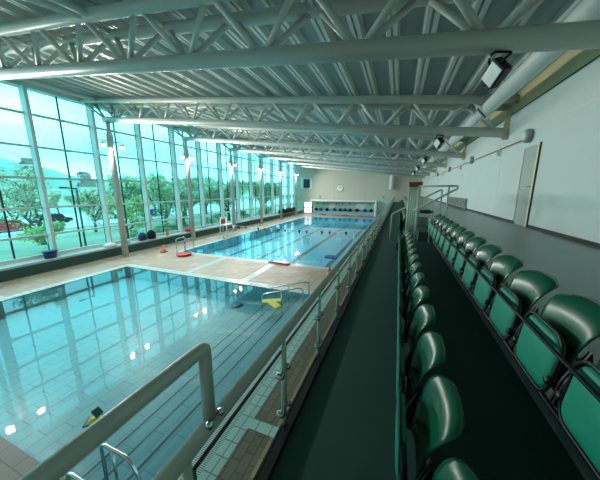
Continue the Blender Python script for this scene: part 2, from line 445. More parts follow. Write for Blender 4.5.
# ------------------------------------------------------------------ trusses
TY = [-1.0 + 5.6 * k for k in range(8)]
def truss(parent, Y, xr=2.88):
    def part(nm, pts, r, n=12): return MB().tube(pts, r, n).build(nm, M['steel'], parent)
    sp = .36
    part('bottom_chord', [(-15.75, Y, zb(-15.75)), (xr, Y, zb(xr))], .145, 16)
    part('top_chord', [(-16.9, Y - sp, zt(-16.9)), (3.04, Y - sp, zt(3.04))], .125, 16)
    part('top_chord', [(-16.9, Y + sp, zt(-16.9)), (3.04, Y + sp, zt(3.04))], .125, 16)
    pan = 1.75; k = 0
    xs = [2.75 - pan * i for i in range(12)]         # bottom nodes
    for i, xn in enumerate(xs):
        if xn < -15.8: break
        for s in (-1, 1):
            for dx in (-.5, .5):
                xt = xn + dx * pan
                if xt > 3.0: continue
                if xt < -16.8: continue
                part('web_member', [(xn + .08 * (1 if dx > 0 else -1), Y + s * .03, zb(xn) + .08), (xt - .10 * (1 if dx > 0 else -1), Y + s * (sp - .02), zt(xt) - .06)], .058, 10)
    for i in range(11):
        xt = 2.75 - pan * (i + .5)
        if xt > -16.8: part('cross_strut', [(xt, Y - sp, zt(xt)), (xt, Y + sp, zt(xt))], .05, 8)
    for s in (-1, 1):
        part('end_brace', [(-15.6, Y, zb(-15.6)), (-16.85, Y + s * .9 * sp, zt(-16.85) - .05)], .06, 10)
    MB().prism([(xr - .05, zb(xr) - .1), (xr + .05, zb(xr) - .22), (XW - .005, zb(xr) - .22), (XW - .005, zt(xr)), (xr + .08, zt(xr)), (xr + .02, zb(xr) + .1)], Y - .02, Y + .02).build('wall_bracket', M['cream'], parent)
tl = ['steel roof truss just behind the viewer overhead', 'large white tube truss nearest overhead, crossing the top of the picture', 'second white tube truss, springing from the nearest visible column',
      'third white tube truss, over the second visible column', 'fourth white tube truss, over the third visible column', 'fifth white tube truss, over the fourth visible column',
      'sixth white tube truss, over the fifth visible column', 'seventh white tube truss, closest to the far wall']
T0 = None
for k, Y in enumerate(TY):
    if T0 is None:
        T0 = thing('roof_truss', tl[0], 'truss', (-6, Y, zb(-6)), 'white roof trusses'); truss(T0, Y)
    else: dup(T0, (-6, Y, zb(-6)), tl[k])
# eave tube joining the truss ends, eave fascia
o = MB().tube([(-15.6, Y0, zt(-15.6) + .0), (-15.6, Y1, zt(-15.6) + .0)], .10, 12).build('eave_tube', M['steel'])
tag(o, 'long white tube running over the columns along the window wall', 'roof beam')
mb = MB().box(-17.35, -16.85, Y0, Y1, 8.82, 9.35)
struct(mb.build('trim_17', M['alu']), 'pale eave fascia above the tall windows', 'fascia')
# roof plane braces
bl = ['thin diagonal roof brace above the nearest truss, running to the left', 'short diagonal roof brace above the nearest truss beside the first']
for i, (xa, xb) in enumerate(((-6.6, -10.4), (-6.4, -8.2))):
    o = MB().tube([(xa, 4.3, zt(xa) - .02), (xb, -.6, zt(xb) - .02)], .075, 10).build('roof_brace', M['steel'])
    tag(o, bl[i], 'brace', 'roof braces')

# ventilation duct
dt = thing('ventilation_duct', 'long white round air duct along the top of the pale wall', 'duct', (2.2, 20, 6.5))
dx, dz = 2.30, 6.43
MB().tube([(dx, Y0 + .1, dz), (dx, 40.5, dz)], .185, 28).build('duct_tube', M['white'], dt)
for Y in (2.0, 6.9, 12.8, 18.4, 24.0, 29.6):
    MB().lathe((dx, Y - 1.2, dz), [(.185, -.03), (.195, -.03), (.195, .03), (.185, .03)], 24, 'y').build('duct_band', M['white'], dt)
for Y in (4.0, 9.6, 15.2, 20.8, 26.4):
    n = Vector((-.75, 0, -.66)).normalized()
    R = n.to_track_quat('Z', 'Y').to_matrix()
    c = Vector((dx, Y, dz)) + n * .18
    f = MB().cbox(c, (.24, .46, .06), R).build('grille_frame', M['white'], dt)
    MB().cbox(c + n * .02, (.17, .38, .03), R).build('grille', M['trimdark'], f)
vp = thing('vent_pipe', 'short white vertical pipe with elbow hanging by the far wall', 'pipe', (-1.2, 42.4, 6.3))
MB().tube(arc_path([(.4, 42.4, 6.45), (-1.2, 42.4, 6.5), (-1.2, 42.4, 4.2)], .5), .36, 16).build('pipe', M['white'], vp)

# ------------------------------------------------------------------ columns with floodlights
CY = [4.6 + 5.6 * k for k in range(7)]
XC = -15.5
cl = ['white column outside the frame beside the near pool', 'nearest white round column beside the near pool', 'second white round column, at the deck between the pools', 'third white round column beside the far pool', 'fourth white round column beside the far pool',
      'fifth white round column beside the far pool', 'last white round column, close to the far wall']
for k, Y in enumerate(CY):
    c = thing('column', cl[k], 'column', (XC, Y, 0), 'white round columns')
    MB().lathe((XC, Y, 0), [(.17, .04), (.17, 7.05), (.10, 7.3), (.10, zb(XC) - .1)], 24).build("shaft", M["colpaint"], c)
    MB().lathe((XC, Y, 0), [(.27, .012), (.27, .05), (.18, .06)], 24).build('base_plate', M['grey'], c)
    MB().cbox((XC, Y, zb(XC) - .12), (.34, .34, .1)).build('head_plate', M['steel'], c)
    side = ['near side', 'far side']
    for s in (0, 1):
        py = Y + (-.42, .62)[s]; px = XC; pz = 6.52
        f = thing('floodlight', ('lit warm floodlight on the %s of the ' % side[s]) + cl[k].replace('white round column', 'round column').split(' beside')[0].split(',')[0], 'floodlight', (px, py, pz), 'lit floodlights on the columns')
        MB().tube([(px, Y + (-.19, .19)[s], pz + .22), (px, py, pz + .22), (px, py, pz + .1)], .025, 8).build('arm', M['black'], f)
        n = Vector((.62, -.55, -.55)).normalized(); R = n.to_track_quat('Z', 'Y').to_matrix()
        MB().cbox(Vector((px, py, pz)), (.29, .23, .16), R).build('housing', M['cage'], f, bevel=.02)
        MB().cbox(Vector((px, py, pz)) + n * .08, (.25, .19, .02), R).build('lens', M['lens'], f)

# ------------------------------------------------------------------ window wall
ZS = [.72, 1.75, 3.15, 4.62, 6.13, 7.65, 8.80]
WY = [-3.8 + 2.8 * k for k in range(18)]
def window(w, ya, yb):
    MB().box(XG - .02, XG + .36, ya - .07, ya + .07, .62, 8.84).build('post', M['alu'], w)
    MB().box(XG - .16, XG - .09, ya - .03, ya + .03, .62, 8.84).build('glazing_bar', M['mull'], w)
    ym = (ya + yb) / 2
    MB().box(XG - .16, XG - .08, ym - .028, ym + .028, .62, 8.84).build('glazing_bar', M['mull'], w)
    for z in ZS[:-1]:
        MB().box(XG - .10, XG + .04, ya + .07, yb - .07, z - .05, z + .05).build('transom', M['transom'], w)
        MB().box(XG - .06, XG + .08, ym - .12, ym + .12, z - .07, z + .03).build('transom_clamp', M['transom'], w)
    mb = MB()
    v = [mb.b.verts.new(p) for p in ((XG - .125, ya, .62), (XG - .125, yb, .62), (XG - .125, yb, 8.84), (XG - .125, ya, 8.84))]
    mb.face(v); mb.build('pane', M['glass'], w)
wp = None
for k, (ya, yb) in enumerate(zip(WY, WY[1:])):
    if yb > Y1 + 1: break
    i = k + 1
    vis = k - 3
    lab = 'tall glazed window bay behind the camera position' if vis < 0 else 'tall glazed window bay, %s from the near end of the glass wall' % ORD[vis]
    if vis < 0: lab = 'tall glazed window bay, %s before the first one in view' % ORD[-vis - 1]
    if wp is None:
        wp = thing('window_1', lab, 'window', (XG, ya, .62)); wp['kind'] = 'structure'; window(wp, ya, yb)
    else:
        r = dup(wp, (XG, ya, .62), lab); r.name = 'window_%d' % i
# end bay strip
mb = MB().box(XG - .16, XG + .36, WY[k] - .07 if WY[k] < Y1 else Y1 - .1, Y1, .62, 8.84)
# ledge
lg = struct(thing('trim_18', 'low green fronted ledge under the tall windows', 'ledge', (-16.7, 20, 0)), 'low green fronted ledge under the tall windows', 'ledge')
MB().box(-16.25, -16.19, Y0, Y1, 0, .50).build('ledge_face', M['ledgeface'], lg)
MB().box(-17.2, -16.15, Y0, Y1, .50, .60).build('ledge_top', M['ledgetop'], lg)
MB().box(-17.2, -16.95, Y0, Y1, 0, .50).box(-17.2, -16.9, Y0, Y1, .60, .66).build('sill', M['alu'], lg)

# ------------------------------------------------------------------ gallery
XE = -.68
def slab(nm, x0, x1, z0, z1, mat, lab, cat='floor'):
    return struct(MB().box(x0, x1, Y0, Y1, z0, z1).build(nm, mat), lab, cat)
slab('floor_walkway', XE + .06, .30, 2.0, 2.25, M['walk'], 'dark vinyl balcony walkway behind the railing')
slab('floor_aisle', .26, 1.0, 2.0, 2.56, M['aisle'], 'dark green stepped aisle between the two rows of seats')
struct(MB().box(.98, XW, Y0, Y1, 2.0, 3.10).box(.60, .98, 9.7, Y1, 2.0, 3.10).build('floor_concourse', M['conc']), 'grey vinyl concourse between the seats and the pale wall', 'floor')
struct(MB().box(XE - .02, XE + .06, Y0, Y1, 1.9, 2.30).build('trim_19', M['edgeband']), 'black upstand along the balcony edge', 'edging')
struct(MB().box(-.62, XW, Y0, Y1, 1.8, 2.0).build('trim_20', M['grey']), 'grey underside of the balcony', 'balcony')
struct(MB().box(.2, .4, Y0, Y1, 0, 1.8).build('wall_under', M['wall']), 'wall below the balcony', 'wall')

# balcony railing
XR, ZR = -.68, 3.03
rl = thing('balcony_railing', 'white tube balcony railing with glass panels along the walkway', 'railing', (XR, 10, 2.25))
MB().tube([(XR, .02, ZR), (XR, 41.5, ZR)], .034, 20).build('handrail', M['rail'], rl)
MB().tube(arc_path([(XR, -.35, ZR + .36), (XR, .70, ZR + .36), (XR, .70, ZR)], .018, 3), .027, 16).build('upper_handrail', M['rail'], rl)
for dy in (-.035, .035):
    MB().lathe((XR + .03, .70 + dy, ZR + .04), [(.0, -.012), (.016, -.01), (.016, .01), (.0, .012)], 12, 'x').build('bolt', M['steelss'], rl)
yp = -.30
ys = []
while yp < 41.4: ys.append(yp); yp += .865
for yp in ys:
    near = yp < 14
    p = MB().tube([(XR, yp, 2.18), (XR, yp, ZR - .03)],   .018 if near else .020, 12 if near else 8).build('post', M['rail'], rl)
    if near:
        for z in (2.43, 2.74):
            mb = MB()
            for s in (-1, 1):
                mb.tube([(XR, yp, z), (XR, yp + s * .055, z)], .010, 8)
                mb.lathe((XR - .028, yp + s * .055, z), [(.019, 0), (.023, .008), (.023, .048), (.017, .056)], 12, 'x')
            mb.build('glass_clamp', M['steelss'], p)
for a, b in zip(ys, ys[1:]):
    if a > 30: break
    g = MB().box(XR - .005, XR + .005, a + .035, b - .035, 2.30, 2.915).build('glass_panel', M['railglass'], rl)
    MB().box(XR - .007, XR + .007, a + .033, b - .033, 2.915, 2.926).box(XR - .007, XR + .007, a + .028, a + .035, 2.30, 2.926).build('panel_edging', M['edge'], g)

# ------------------------------------------------------------------ stadium seats
def rrect(w, h, r, n=5):
    out = []
    for cx, cz, a0 in ((w / 2 - r, h / 2 - r, 0), (-w / 2 + r, h / 2 - r, 90), (-w / 2 + r, -h / 2 + r, 180), (w / 2 - r, -h / 2 + r, 270)):
        for i in range(n + 1):
            a = math.radians(a0 + 90 * i / n); out.append((cx + r * math.cos(a), cz + r * math.sin(a)))
    return out
def make_seat(label, loc, group, sx=.0, px_=.0):
    t = thing('stadium_seat', label, 'seat', loc, group)
    O = Vector(loc); lean = .05 if px_ > -.02 else -.02
    # backrest shell
    prof = [(.055, .07), (.064, .14), (.076, .21), (.092, .28), (.112, .335), (.138, .38), (.170, .412), (.205, .430), (.238, .436)]
    mb = MB(); W = .208; nu = 16
    rows = []
    for j, (px, pz) in enumerate(prof):
        v = j / (len(prof) - 1)
        row = []
        for i in range(nu + 1):
            u = -1 + 2 * i / nu
            wd = W * (.72 + .28 * min(1, v / .6))
            if v > .72: wd *= 1 - .22 * ((v - .72) / .28) ** 2
            row.append(O + Vector((px + sx - .030 * u * u * (1 - .4 * v), u * wd, pz - (.040 * abs(u) ** 4) * max(0, v - .25))))
        rows.append(row)
    mb.grid(rows)
    sh = mb.build('backrest', M['shell'], t)
    md = sh.modifiers.new('thick', 'SOLIDIFY'); md.thickness = .009; md.offset = -1
    # folded seat panel
    mb = MB(); zc = .155
    base = rrect(.36, .265, .07)
    def ring(s, x): return [mb.b.verts.new(O + Vector((x + px_ + lean * ((zc + b * s) - .03) / .33, a * s, zc + b * s))) for a, b in base]
    R = [ring(.97, .022), ring(1, .012), ring(1, -.006), ring(.93, -.020), ring(.7, -.030), ring(.35, -.034)]
    for A, B in zip(R, R[1:]):
        n = len(A)
        for k in range(n): mb.face([A[k], A[(k + 1) % n], B[(k + 1) % n], B[k]], True)
    mb.face(R[0]); mb.face(R[-1], True)
    mb.build('seat', M['panel'], t)
    # black carrier frame round the panel
    fr = rrect(.385, .29, .08)
    mb = MB().tube([O + Vector((-.008 + px_ + lean * ((zc + b) - .03) / .33, a, zc + b)) for a, b in fr], .0095, 8, closed=True)
    mb.build('seat_frame', M['black'], t)
    # hinge brackets and bumpers
    for s in (-1, 1):
        mb = MB().prism([(-.02, .03), (.03, .0), (.11, .04), (.12, .20), (.09, .30), (.05, .22), (.01, .14)], s * .232 - .006, s * .232 + .006)
        bmesh.ops.translate(mb.b, verts=mb.b.verts[:], vec=O)
        mb.build('bracket', M['black'], t)
    for s in (-1, 1):
        MB().lathe(O + Vector((-.014, s * .19, .10)), [(.0, -.02), (.018, -.02), (.022, 0), (.018, .02)], 10, 'x').build('bumper', M['black'], t)
    for ch in t.children: ch.data.transform(Matrix.Diagonal((.86, 1, 1.12, 1)))
    return t
PITCH = .487
R2 = (.78, 2.95); R1 = (.132, 2.53)
rows = []
g2, g1 = 'green seats in the row along the concourse', 'green seats in the row along the walkway'
protos = {}
def lay(X, Z, ystart, n, labf, group, sx=.0, px_=.0):
    seat0 = protos.get((sx, px_))
    for k in range(n):
        loc = (X, ystart + PITCH * k, Z)
        lab = labf(k)
        if seat0 is None: seat0 = protos[(sx, px_)] = make_seat(lab, loc, group, sx, px_)
        else: dup(seat0, loc, lab, group)
def tw(s): return s
lay(R2[0], R2[1], .215, 15, lambda k: 'glossy green tip-up seat, %s from the near end of the concourse row' % ORD[k], g2, .02, -.01)
lay(R1[0], R1[1], .278, 15, lambda k: 'glossy green tip-up seat, %s from the near end of the walkway row' % ORD[k], g1, .010, -.03)
lay(R1[0], R1[1], 10.6, 10, lambda k: 'green tip-up seat beyond the stair rails, %s in the walkway row there' % ORD[k], 'green seats beyond the stairs', .010, -.03)
for (X, Z), zf, nm in ((R2, 2.56, 'concourse'), (R1, 2.25, 'walkway')):
    for ya, yb, extra in ((.02, 7.4, 'near'), (10.3, 15.3, 'beyond the stairs')):
        if extra != 'near' and nm == 'concourse': continue
        t = thing('seat_rail', 'black steel bars carrying the %s row of green seats, %s' % (nm, 'nearest block' if extra == 'near' else extra), 'seat rail', (X, ya, zf))
        MB().tube([(X - .035, ya, Z + .295), (X - .035, yb, Z + .295)], .011, 8).build('front_bar', M['black'], t)
        MB().tube([(X + .0, ya, Z - .01), (X + .0, yb, Z - .01)], .013, 8).build('base_bar', M['black'], t)
        MB().box(X + .055, X + .10, ya, yb, Z + .01, Z + .06).build('rear_beam', M['black'], t)
        y = ya + .02
        while y < yb:
            if nm == 'walkway': MB().box(X + .03, X + .09, y - .012, y + .012, zf, Z + .03).build('stanchion', M['black'], t)
            else: MB().box(X + .08, .981, y - .012, y + .012, Z + .01, Z + .05).build('support_arm', M['black'], t)
            y += PITCH * 2

# ------------------------------------------------------------------ stair with white rails between seat blocks
st = thing('gangway_steps', 'dark steps between the seat blocks leading up to the concourse', 'steps', (.4, 8.7, 2.25))
MB().box(.02, .30, 7.95, 9.5, 2.25, 2.475).build('tread', M['walk'], st)
MB().box(.60, 1.0, 7.95, 9.5, 2.56, 2.83).build('tread', M['walk'], st)
r1 = thing('stair_handrail', 'white tube handrail of the gangway steps with a looped upper end', 'handrail', (.9, 7.8, 2.7), 'white stair handrails')
MB().tube(arc_path([(.42, 7.8, 3.45), (1.42, 7.8, 4.05), (1.42, 7.8, 4.12), (.52, 7.8, 4.12)], .06), .027, 12).build('handrail', M['rail'], r1)
for x, zf, ztop in ((.50, 2.56, 4.12), (1.22, 3.1, 4.12)):
    MB().tube([(x, 7.8, zf), (x, 7.8, ztop)], .024, 12).build('post', M['rail'], r1)
MB().tube([(.86, 7.8, 2.56), (.86, 7.8, 3.74)], .02, 10).build('post', M['rail'], r1)
r2 = thing('stair_handrail', 'white sloping handrail of the gangway steps on its far side by the walkway', 'handrail', (.3, 9.5, 2.25), 'white stair handrails')
MB().tube(arc_path([(-.2, 9.5, 2.25), (-.2, 9.5, 3.18), (1.3, 9.5, 4.05), (1.3, 9.5, 3.1)], .08), .027, 12).build('handrail', M['rail'], r2)
MB().tube([(.55, 9.5, 2.56), (.55, 9.5, 3.6)], .022, 10).build('post', M['rail'], r2)
r3 = thing('guard_rail', 'white upright barred guard rail at the end of the seat rows', 'guard rail', (.47, 8.2, 2.7))
MB().tube([(.27, 8.0, 4.08), (.62, 9.4, 4.08)], .03, 10).build('handrail', M['rail'], r3)
for i in range(6):
    y = 8.0 + i * .28; MB().tube([(.27 + i * .07, y, 2.56), (.27 + i * .07, y, 4.07)], .034, 10).build('baluster', M['rail'], r3)
bx = thing('wooden_box', 'brown wooden box sitting on top of the barred guard rail', 'box', (.45, 8.7, 4.11))
MB()  .box(.25, .62, 8.3, 9.0, 4.112, 4.23).build('body', M['brown'], bx); MB().box(.24, .63, 8.28, 9.02, 4.23, 4.25).build('lid', M['brown'], bx)
bg = MB().lathe((.74, 7.9, 3.42), [(.02, -.05), (.16, -.04), (.19, 0), (.16, .04), (.02, .05)], 18)
o = bg.build('bag', M['dark_items']); tag(o, 'black flat bag hanging on the stair rail', 'bag')

# wall fittings
WL = [8.54, 14.1, 19.7, 25.3]
wl = ['round grey wall light above the doorway', 'second round grey wall light from the doorway', 'third round grey wall light from the doorway', 'farthest round grey wall light on the pale wall']
for k, Y in enumerate(WL):
    t = thing('wall_light', wl[k], 'wall light', (XW, Y, 5.38), 'round wall lights')
    MB().lathe((XW, Y, 5.38), [(.15, 0), (.17, -.03), (.17, -.10), (.13, -.14)], 24, 'x').build('housing', M['cage'], t)
    MB().lathe((XW, Y, 5.38), [(.115, -.138), (.10, -.155), (.03, -.165)], 20, 'x').build('diffuser', M['white'], t)
o = MB().tube([(XW - .03, 8.75, 5.34), (XW - .03, 34, 5.34)], .016, 8).build('conduit', M['copper'])
tag(o, 'thin brown conduit linking the round wall lights', 'conduit')
for k, Y in enumerate((10.6, 16.4, 22.4)):
    t = thing('wall_bracket', ['small white junction box on the pale wall near the doorway', 'small white junction box past the second wall light', 'small white junction box past the third wall light'][k], 'junction box', (XW, Y, 5.3), 'junction boxes on the pale wall')
    MB().box(XW - .08, XW, Y - .06, Y + .06, 5.12, 5.34).build('body', M['white'], t)
    MB().box(XW - .09, XW - .08, Y - .04, Y + .04, 5.15, 5.31).build('cover', M['cage'], t)
t = thing('wall_heater', 'grey finned heater low on the pale wall beyond the stairs', 'heater', (XW, 16, 3.1))
for i in range(14):
    y = 14.2 + i * .34; MB().box(XW - .10, XW - .0, y, y + .2, 3.22, 3.62).build('fin', M['cage'], t)
MB().box(XW - .06, XW, 14.1, 19.0, 3.16, 3.22).build('rail', M['cage'], t)

# black floodlights under the trusses
def flood(loc, label, lit=False):
    t = thing('truss_floodlight', label, 'floodlight', loc, 'black floodlights under the trusses')
    O = Vector(loc)
    n = Vector((-.80, -.45, -.27)).normalized(); R = n.to_track_quat('Z', 'Y').to_matrix() @ Matrix.Rotation(math.radians(35), 3, 'Z')
    c = O + Vector((.05, 0, -.26))
    ax = R @ Vector((1, 0, 0)); 
    b = MB().tube(arc_path([c + ax * .17 , c + ax * .17 - n * .16 + Vector((0, 0, .08)), O + Vector((0, 0, -.03)) + ax * .06, O + Vector((0, 0, -.03)) - ax * .06, c - ax * .17 - n * .16 + Vector((0, 0, .08)), c - ax * .17], .05, 3), .018, 8)
    b.build('yoke', M['black'], t)
    MB().tube([O + Vector((0, 0, .0)), O + Vector((0, 0, -.05))], .02, 8).build('clamp', M['steelss'], t)
    MB().cbox(c - n * .05, (.30, .25, .13), R).build('housing', M['black'], t, bevel=.02)
    MB().cbox(c - n * .14, (.18, .17, .1), R).build('driver_box', M['black'], t, bevel=.015)
    MB().cbox(c + n * .02, (.25, .20, .02), R).build('lens', M['lens_off'], t)
fl = ['large black floodlight under the nearest truss', 'black floodlight under the second truss', 'black floodlight under the third truss', 'black floodlight under the fourth truss', 'black floodlight under the fifth truss']
for k in range(5):
    X = 1.05; flood((X, TY[k + 1], zb(X) - .15), fl[k])

# ------------------------------------------------------------------ far end
def far_part(nm, x0, x1, z0, z1, y0, y1, mat, par): return MB().box(x0, x1, y0, y1, z0, z1).build(nm, mat, par)
sc = thing('scoreboard', 'dark square screen in a white frame on the far wall', 'screen', (-15.4, 42.9, 5.2))
far_part('frame', -16.5, -14.4, 4.3, 6.15, 42.86, 42.99, M['white'], sc); far_part('panel', -15.95, -14.75, 4.45, 6.0, 42.82, 42.86, M['screen'], sc)
ck = thing('wall_clock', 'round white clock on the far wall', 'clock', (-9.4, 42.95, 4.45))
MB().lathe((-9.4, 42.98, 4.45), [(.60, 0), (.60, -.06), (.56, -.08)], 32, 'y').build('case', M['cage'], ck)
MB().lathe((-9.4, 42.895, 4.45), [(.54, 0), (.53, -.01)], 32, 'y').build('face', M['white'], ck)
MB().box(-9.43, -9.37, 42.86, 42.88, 4.42, 4.92).build('minute_hand', M['black'], ck)
mb = MB(); mb.cbox((-9.3, 42.865, 4.58), (.05, .015, .34), Matrix.Rotation(math.radians(35), 3, 'Y')); mb.build('hour_hand', M['black'], ck)
cb = thing('changing_bay', 'white roofed open changing bay with teal back along the far wall', 'changing bay', (-9.5, 42, 0))
far_part('roof', -14.2, -3.2, 2.22, 2.46, 41.3, 42.99, M['white'], cb)
far_part('back_panel', -17, -3.3, .5, 2.14, 42.9, 42.98, M['teal'], cb)
far_part('end_post', -3.5, -3.3, .012, 2.15, 41.0, 41.2, M['white'], cb)
far_part('end_panel', -3.3, -3.22, .012, 2.15, 41.0, 42.9, M['white'], cb)
bn = thing('bench', 'pale blue long bench under the white changing bay roof', 'bench', (-8.5, 42.5, 0))
far_part('seat', -13.9, -3.6, .42, .56, 42.1, 42.7, M['bench'], bn)
far_part('front', -13.9, -3.6, .012, .42, 42.2, 42.28, M['bench'], bn)
for i in range(9):
    x = -13.3 + i * 1.12
    hk = thing('coat_hook', 'black coat hook on the teal panel, %s from the glazed door' % ORD[i], 'hook', (x, 42.9, 1.9), 'coat hooks in the changing bay')
    MB().box(x - .05, x + .05, 42.84, 42.9, 1.65, 1.98).build('plate', M['black'], hk)
    MB().tube([(x, 42.86, 1.75), (x, 42.74, 1.72), (x, 42.72, 1.84)], .03, 6).build('prong', M['black'], hk)
pos = [(-11.2, .75, 1.75, 1.1), (-6.6, .75, 1.75, 1.5)]
for i, (x, z0, z1, w) in enumerate(pos):
    o = MB().box(x, x + w, 42.80, 42.84, z0 + .1, z1 + .15).build('notice_board', M['white'])
    tag(o, ['white notice board on the teal panel nearer the glazed door', 'white notice board on the teal panel nearer the balcony'][i], 'notice board', 'white notice boards')
cols = ['dark_items', 'dkblue', 'dark_items', 'blue', 'dark_items', 'dkblue', 'dark_items', 'dark_items', 'blue', 'dark_items']
for i, c in enumerate(cols):
    x = -13.4 + i * 1.02 + .2 * math.sin(i * 5)
    mb = MB().lathe((x, 42.4, .565), [(.24, 0), (.30, .10), (.24, .40), (.10, .52)], 10)
    o = mb.build('kit_bag', M[c]); tag(o, '%s bag on the pale blue bench, %s from the glazed door' % ('blue' if 'blue' in c else 'black', ORD[i]), 'bag', 'bags on the bench')
for i, x in enumerate((-11.6, -9.4, -8.0, -5.4)):
    mb = MB(); mb.cbox((x, 40.4, .09), (1.1, .4, .09), Matrix.Rotation(.2 * math.sin(i * 3), 3, 'Z'))
    mb.cbox((x + .2, 40.45, .17), (.8, .35, .07), Matrix.Rotation(.3 * math.cos(i * 3), 3, 'Z'))
    o = mb.build('float_board', M['orange' if i % 2 else 'red'], bevel=.02); tag(o, '%s float board lying on the far deck, %s from the windows' % ('orange' if i % 2 else 'red', ORD[i]), 'float', 'floats on the far deck')
d2 = struct(thing('door_2', 'bright glazed double door in the far wall', 'door', (-15.0, 42.9, 0)), 'bright glazed double door in the far wall', 'door')
mb = MB()
for x in (-15.75, -15.02, -14.30): mb.box(x - .05, x + .05, 42.72, 42.9, .012, 2.1)
for z in (.06, 1.0, 2.08): mb.box(-15.8, -14.25, 42.72, 42.9, z - .05, z + .05)
mb.build('door_frame', M['cage'], d2)
MB().box(-15.75, -14.30, 42.80, 42.84, .05, 2.05).build('pane', M['pane_glow'], d2)
for i, x in enumerate((-13.0, -2.4)):
    t = thing('wall_speaker', ['small white speaker above the changing bay by the door', 'small white speaker above the changing bay by the balcony'][i], 'speaker', (x, 42.9, 3.0), 'small wall speakers')
    MB().box(x - .15, x + .15, 42.75, 42.99, 2.75, 3.25).build('cabinet', M['white'], t); MB().box(x - .11, x + .11, 42.73, 42.75, 2.8, 3.2).build('grille', M['cage'], t)

# backstroke flags
bf = thing('flag_line', 'string of red white and blue flags hung across the far pool', 'flag line', (-8, 17.2, .9))
def sag(x): return 1.22 - .10 * (1 - ((x + 8.15) / 5.4) ** 2)
MB().tube([(-13.55 + 10.8 * i / 20, 17.2, sag(-13.55 + 10.8 * i / 20)) for i in range(21)], .012, 6).build('cord', M['white'], bf)
for i in range(18):
    x = -13.1 + i * .58
    mb = MB().prism([(x - .11, sag(x)), (x + .11, sag(x)), (x, sag(x) - .30)], 17.19, 17.21)
    mb.build('flag', M[('red', 'white', 'dkblue')[i % 3]], bf)
for i, x in enumerate((-13.6, -2.7)):
    t = thing('flag_post', ['slim white post holding the flag string on the window side', 'slim white post holding the flag string below the balcony'][i], 'post', (x, 17.2, 0), 'flag posts')
    MB().tube([(x, 17.2, .02), (x, 17.2, 1.28)], .03, 10).build('pole', M['steelss'], t); MB().lathe((x, 17.2, .012), [(.14, 0), (.14, .03), (.04, .05)], 14).build('base', M['steelss'], t)

# lifeguard chair
lc = thing('lifeguard_chair', 'white tall lifeguard chair with small red backrest on the window side of the far pool', 'lifeguard chair', (-14.0, 18.2, 0))
for dx in (-.3, .3):
    for dy in (-.35, .35):
        MB().tube([(-14 + dx * 1.3, 18.2 + dy * 1.3, .012), (-14 + dx, 18.2 + dy, 1.75)], .03, 8).build('leg', M['white'], lc)
MB().box(-14.35, -13.65, 17.8, 18.6, 1.05, 1.12).build('seat', M['white'], lc)
MB().box(-14.38, -14.3, 17.95, 18.45, 1.12, 1.55).build('backrest', M['red'], lc)
for z in (.35, .7): MB().tube([(-13.68, 17.85, z), (-13.68, 18.55, z)], .022, 8).build('rung', M['white'], lc)
# pool ladder and rescue board at the corner of the far pool
pl = thing('pool_ladder', 'steel pool ladder rails at the near corner of the far pool', 'pool ladder', (-12.9, 12.4, 0))
for dx in (-.35, .35):
    MB().tube(arc_path([(-12.9 + dx, 12.0, .012), (-12.9 + dx, 12.0, .95), (-12.9 + dx, 12.75, .95), (-12.9 + dx, 12.75, -.7)], .18), .03, 10).build('handrail', M['steelss'], pl)
for z in (-.25, -.5): MB().box(-13.25, -12.55, 12.7, 12.8, z, z + .03).build('rung', M['steelss'], pl)
o = MB().lathe((-12.35, 11.7, .012), [(.02, 0), (.42, .02), (.46, .09), (.40, .13), (.05, .14)], 24).build('rescue_float', M['red'], bevel=0)
tag(o, 'round red float lying on the deck at the corner of the far pool', 'float')
o = MB().lathe((-14.3, 11.9, .012), [(.24, 0), (.24, .03), (.13, .06), (.03, .5), (.0, .5)], 14).build('marker_cone', M['red']); tag(o, 'small red cone on the deck beside the ladder of the far pool', 'cone')
o = MB().lathe((-2.85, 11.3, .012), [(.22, 0), (.22, .03), (.12, .06), (.03, .42), (.0, .42)], 14).build('marker_cone', M['red']); tag(o, 'small red cone on the deck under the balcony rail', 'cone')
t = thing('lifebuoy_board', 'red and white rescue board on the near edge of the far pool', 'board', (-6.6, 12.2, .012))
mb = MB(); mb.cbox((-6.0, 12.25, .05), (1.3, .3, .06), Matrix.Rotation(-.08, 3, 'Z')); mb.build('board', M['red'], t, bevel=.03)
mb = MB(); mb.cbox((-6.0, 12.25, .086), (.7, .2, .012), Matrix.Rotation(-.08, 3, 'Z')); mb.build('stripe', M['white'], t)
mb = MB(); mb.cbox((-3.6, 14.7, -.0), (.8, .6, .07)); o = mb.build('float_mat', M['blue'], bevel=.03); tag(o, 'blue float mat on the water of the far pool by the balcony', 'float')
# near pool: hand rails, yellow float, toy, grab rail
for i, y in enumerate((7.7, 8.35)):
    t = thing('step_handrail', ['steel handrail into the near pool by the yellow float, nearer one', 'steel handrail into the near pool by the yellow float, farther one'][i], 'handrail', (-4, y, 0), 'steel handrails of the near pool')
    MB().tube(arc_path([(-4.5, y, -.45), (-4.5, y, .22), (-3.1, y, .66), (-2.87, y, .66), (-2.87, y, .012)], .15), .026, 12).build('tube', M['steelss'], t)
    MB().tube([(-3.7, y, -.2), (-3.7, y, .46)], .022, 10).build('post', M['steelss'], t)
    MB().lathe((-2.87, y, .012), [(.07, 0), (.07, .015), (.03, .03)], 14).build('flange', M['steelss'], t)
t = thing('swim_float', 'yellow foam float on the near pool beside the handrails', 'float', (-4.75, 8.0, 0))
mb = MB(); mb.cbox((-4.1, 7.75, .0), (.75, .30, .06), Matrix.Rotation(.5, 3, 'Z')); mb.build('pad', M['yellow'], t, bevel=.02)
mb = MB(); mb.cbox((-3.85, 7.45, .03), (.55, .26, .06), Matrix.Rotation(-.6, 3, 'Z')); mb.build('pad', M['yellow'], t, bevel=.02)
